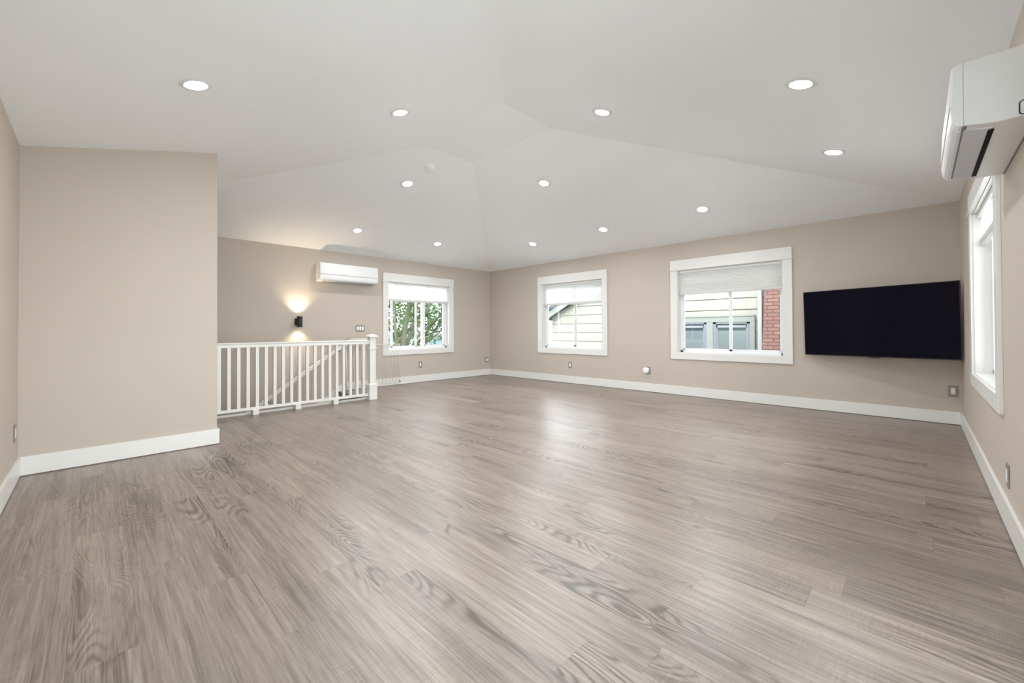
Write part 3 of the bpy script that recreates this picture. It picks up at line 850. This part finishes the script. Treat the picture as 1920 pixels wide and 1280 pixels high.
# roof, rake board
y_a, y_b = HCY + 0.42, 2.4
def rq(y, off): return rk(y) + off
mb = MB()
mb.add([(HX - 0.35, y_a, rq(y_a, 0.13)), (HX - 0.35, y_b, rq(y_b, 0.13)), (HX + 7.2, y_b, rq(y_b, 0.13)), (HX + 7.2, y_a, rq(y_a, 0.13)),
        (HX - 0.35, y_a, rq(y_a, 0.24)), (HX - 0.35, y_b, rq(y_b, 0.24)), (HX + 7.2, y_b, rq(y_b, 0.24)), (HX + 7.2, y_a, rq(y_a, 0.24))],
       [(0, 1, 2, 3), (7, 6, 5, 4), (0, 4, 5, 1), (1, 5, 6, 2), (2, 6, 7, 3), (3, 7, 4, 0)])
mb.build('roof', 'roof', hs)
mb = MB()
mb.add([(HX - 0.30, y_a, rq(y_a, -0.06)), (HX - 0.30, y_b, rq(y_b, -0.06)), (HX - 0.25, y_b, rq(y_b, -0.06)), (HX - 0.25, y_a, rq(y_a, -0.06)),
        (HX - 0.30, y_a, rq(y_a, 0.13)), (HX - 0.30, y_b, rq(y_b, 0.13)), (HX - 0.25, y_b, rq(y_b, 0.13)), (HX - 0.25, y_a, rq(y_a, 0.13))],
       [(0, 1, 2, 3), (7, 6, 5, 4), (0, 4, 5, 1), (1, 5, 6, 2), (2, 6, 7, 3), (3, 7, 4, 0)])
mb.add([(HX - 0.25, y_a, rq(y_a, 0.125)), (HX - 0.25, y_b, rq(y_b, 0.125)), (HX, y_b, rq(y_b, 0.125)), (HX, y_a, rq(y_a, 0.125))], [(0, 1, 2, 3)])
mb.build('rake_board', 'green_trim', hs)
# window group with sage trim
WX = HX - 0.05
wf = MB().box(WX - 0.065, HX - 0.005, 2.425, 4.75, 1.205, 1.335).box(WX - 0.065, HX - 0.005, 2.425, 2.515, -0.6, 1.21)
wf.box(WX - 0.065, HX - 0.005, 3.255, 3.39, -0.6, 1.21).box(WX - 0.065, HX - 0.005, 4.62, 4.75, -0.6, 1.21)
wf.box(WX - 0.080, WX - 0.022, 2.43, 4.75, 1.325, 1.350)
wtrim = wf.build('window_trim', 'green_trim', hs)
for (ya, yb) in ((2.515, 3.255), (3.39, 4.13)):
    k_ = MB()
    k_.box(WX - 0.055, WX - 0.01, ya, ya + 0.06, -0.5, 1.205).box(WX - 0.055, WX - 0.01, yb - 0.06, yb, -0.5, 1.205).box(WX - 0.055, WX - 0.01, ya, yb, 1.165, 1.205)
    win = k_.build('window', 'grey_sash', hs)
    MB().box(WX - 0.026, WX - 0.012, ya + 0.06, yb - 0.06, 1.085, 1.135).box(WX - 0.026, WX - 0.012, ya + 0.06, ya + 0.085, -0.5, 1.135).box(WX - 0.026, WX - 0.012, yb - 0.085, yb - 0.06, -0.5, 1.135).build('inner_sash', 'far_wall', win)
    MB().box(WX - 0.016, WX - 0.0145, ya + 0.06, yb - 0.06, -0.5, 1.165).build('glass', 'glass', win)
    MB().box(WX - 0.010, WX - 0.006, ya + 0.06, yb - 0.06, -0.5, 1.165).build('dim_interior', 'dark_room', win)
    MB().box(WX - 0.0125, WX - 0.0105, ya + 0.085, yb - 0.085, -0.5, 1.02).build('blind', 'blind', win)
MB().box(WX - 0.065, HX - 0.005, 4.13, 4.62, -0.6, 1.205).build('wall_filler', 'green_trim', hs)
MB().box(HX - 0.13, HX - 0.045, 2.285, 2.370, -3.0, 2.9).build('downspout', 'downspout', hs, 0.012)
# stepped brick chimney
mb = MB()
mb.hexa([(HX - 0.42, 1.30, -3), (HX + 0.02, 1.30, -3), (HX + 0.02, 2.42, -3), (HX - 0.42, 2.42, -3)],
        [(HX - 0.42, 1.30, 2.0), (HX + 0.02, 1.30, 2.0), (HX + 0.02, 2.150, 2.0), (HX - 0.42, 2.150, 2.0)])
mb.hexa([(HX - 0.42, 1.30, 2.0), (HX + 0.02, 1.30, 2.0), (HX + 0.02, 2.150, 2.0), (HX - 0.42, 2.150, 2.0)],
        [(HX - 0.42, 1.40, 6.0), (HX + 0.02, 1.40, 6.0), (HX + 0.02, 2.00, 6.0), (HX - 0.42, 2.00, 6.0)])
mb.build('chimney', 'brick', hs)

# trees beyond the far left window
def tree(x, y, h, spread, nleaf, label, seed, lean=0.0, limbs=()):
    rnd = random.Random(seed)
    root = thing('tree', (x, y, -3.0), label, 'tree', 'trees outside the windows')
    wood = MB(); tips = []
    def grow(p, d, length, rad, depth):
        pts = [p]; rs = [rad]
        n = 5
        for i in range(n):
            d = (d + Vector((rnd.uniform(-1, 1), rnd.uniform(-1, 1), rnd.uniform(-0.4, 0.7))) * 0.16).normalized()
            p = p + d * (length / n); pts.append(p); rs.append(rad * (1 - 0.45 * (i + 1) / n))
            if depth >= 1: tips.append((p, 0.30 + 0.12 * (3 - depth)))
        wood.tube(pts, rs, 8 if depth < 2 else 5)
        if depth < 3:
            k = 3 if depth else 5
            for j in range(k):
                q = pts[-1 - (j % 3)]
                az = rnd.uniform(0, 2 * pi)
                nd = (d * 0.55 + Vector((cos(az), sin(az), rnd.uniform(0.05, 0.7))) * 0.75).normalized()
                grow(q, nd, length * rnd.uniform(0.55, 0.8), rs[-1] * 0.75, depth + 1)
    grow(Vector((x, y, -3.05)), Vector((lean, 0.05, 1)).normalized(), h * 0.52, 0.16, 0)
    for pl_, ra, rb in limbs:
        n_p = len(pl_)
        wood.tube(pl_, [ra + (rb - ra) * i / (n_p - 1) for i in range(n_p)], 8)
    wood.build('trunk', 'bark', root)
    lf = MB()
    for i in range(nleaf):
        p, s = rnd.choice(tips)
        c = p + Vector((rnd.gauss(0, 1), rnd.gauss(0, 1), rnd.gauss(0, 0.8))) * spread
        a = Vector((rnd.uniform(-1, 1), rnd.uniform(-1, 1), rnd.uniform(-0.6, 0.6))).normalized()
        b_ = a.cross(Vector((rnd.uniform(-1, 1), rnd.uniform(-1, 1), rnd.uniform(-1, 1)))).normalized()
        L = rnd.uniform(0.05, 0.09)
        lf.add([c - a * L, c + b_ * L * 0.5, c + a * L, c - b_ * L * 0.5], [(0, 1, 2, 3)])
    lf.build('foliage', 'leaf', root)
    return root
tree(6.55, 11.4, 7.6, 0.36, 5200, 'leaning mossy tree nearest the far window, green leaves', 3, 0.03,
     [([(6.45, 11.0, -0.3), (6.50, 11.0, 0.6), (6.60, 11.0, 1.3), (6.80, 11.1, 2.0), (6.9, 11.2, 2.8)], 0.085, 0.05),
      ([(6.55, 11.1, 0.4), (6.85, 11.1, 1.0), (7.15, 11.1, 1.5), (7.75, 11.2, 2.0), (8.3, 11.2, 2.3)], 0.055, 0.025),
      ([(6.7, 11.2, 0.2), (7.1, 11.2, 0.8), (7.6, 11.2, 1.25), (8.3, 11.3, 1.7)], 0.045, 0.02),
      ([(6.42, 11.0, 0.2), (6.25, 11.0, 1.0), (6.22, 11.0, 1.8), (6.1, 11.0, 2.6)], 0.05, 0.03),
      ([(7.2, 11.0, 0.4), (7.5, 11.0, 0.9), (8.1, 11.1, 1.3)], 0.022, 0.01)])
tree(8.30, 13.0, 7.6, 0.36, 6500, 'thinner leafy tree behind the leaning one, seen through the far window', 11, -0.12)
tree(5.45, 12.6, 8.0, 0.36, 5500, 'dark green tree at the edge of the far window', 21, 0.02)
tree(17.5, 18.0, 8.5, 0.45, 4000, 'distant tree showing past the shingled house corner', 31, 0.0)

# a pale house far behind the trees
fh = thing('far_house', (14, 24, -3), 'pale distant house with lavender-grey roof behind the trees', 'house')
MB().box(9.5, 19.0, 22, 28, -3, 0.9).build('siding', 'far_wall', fh)
MB().add([(9.0, 21.4, 0.8), (19.5, 21.4, 0.8), (19.5, 25, 2.6), (9.0, 25, 2.6), (9.0, 28.6, 0.8), (19.5, 28.6, 0.8)],
         [(0, 1, 2, 3), (3, 2, 5, 4), (0, 3, 4), (1, 5, 2), (0, 4, 5, 1)]).build('roof', 'lav_roof', fh)
for xx in (11, 15): MB().box(xx, xx + 1.2, 21.95, 22.02, -0.8, 0.5).build('window', 'dark_room', fh)
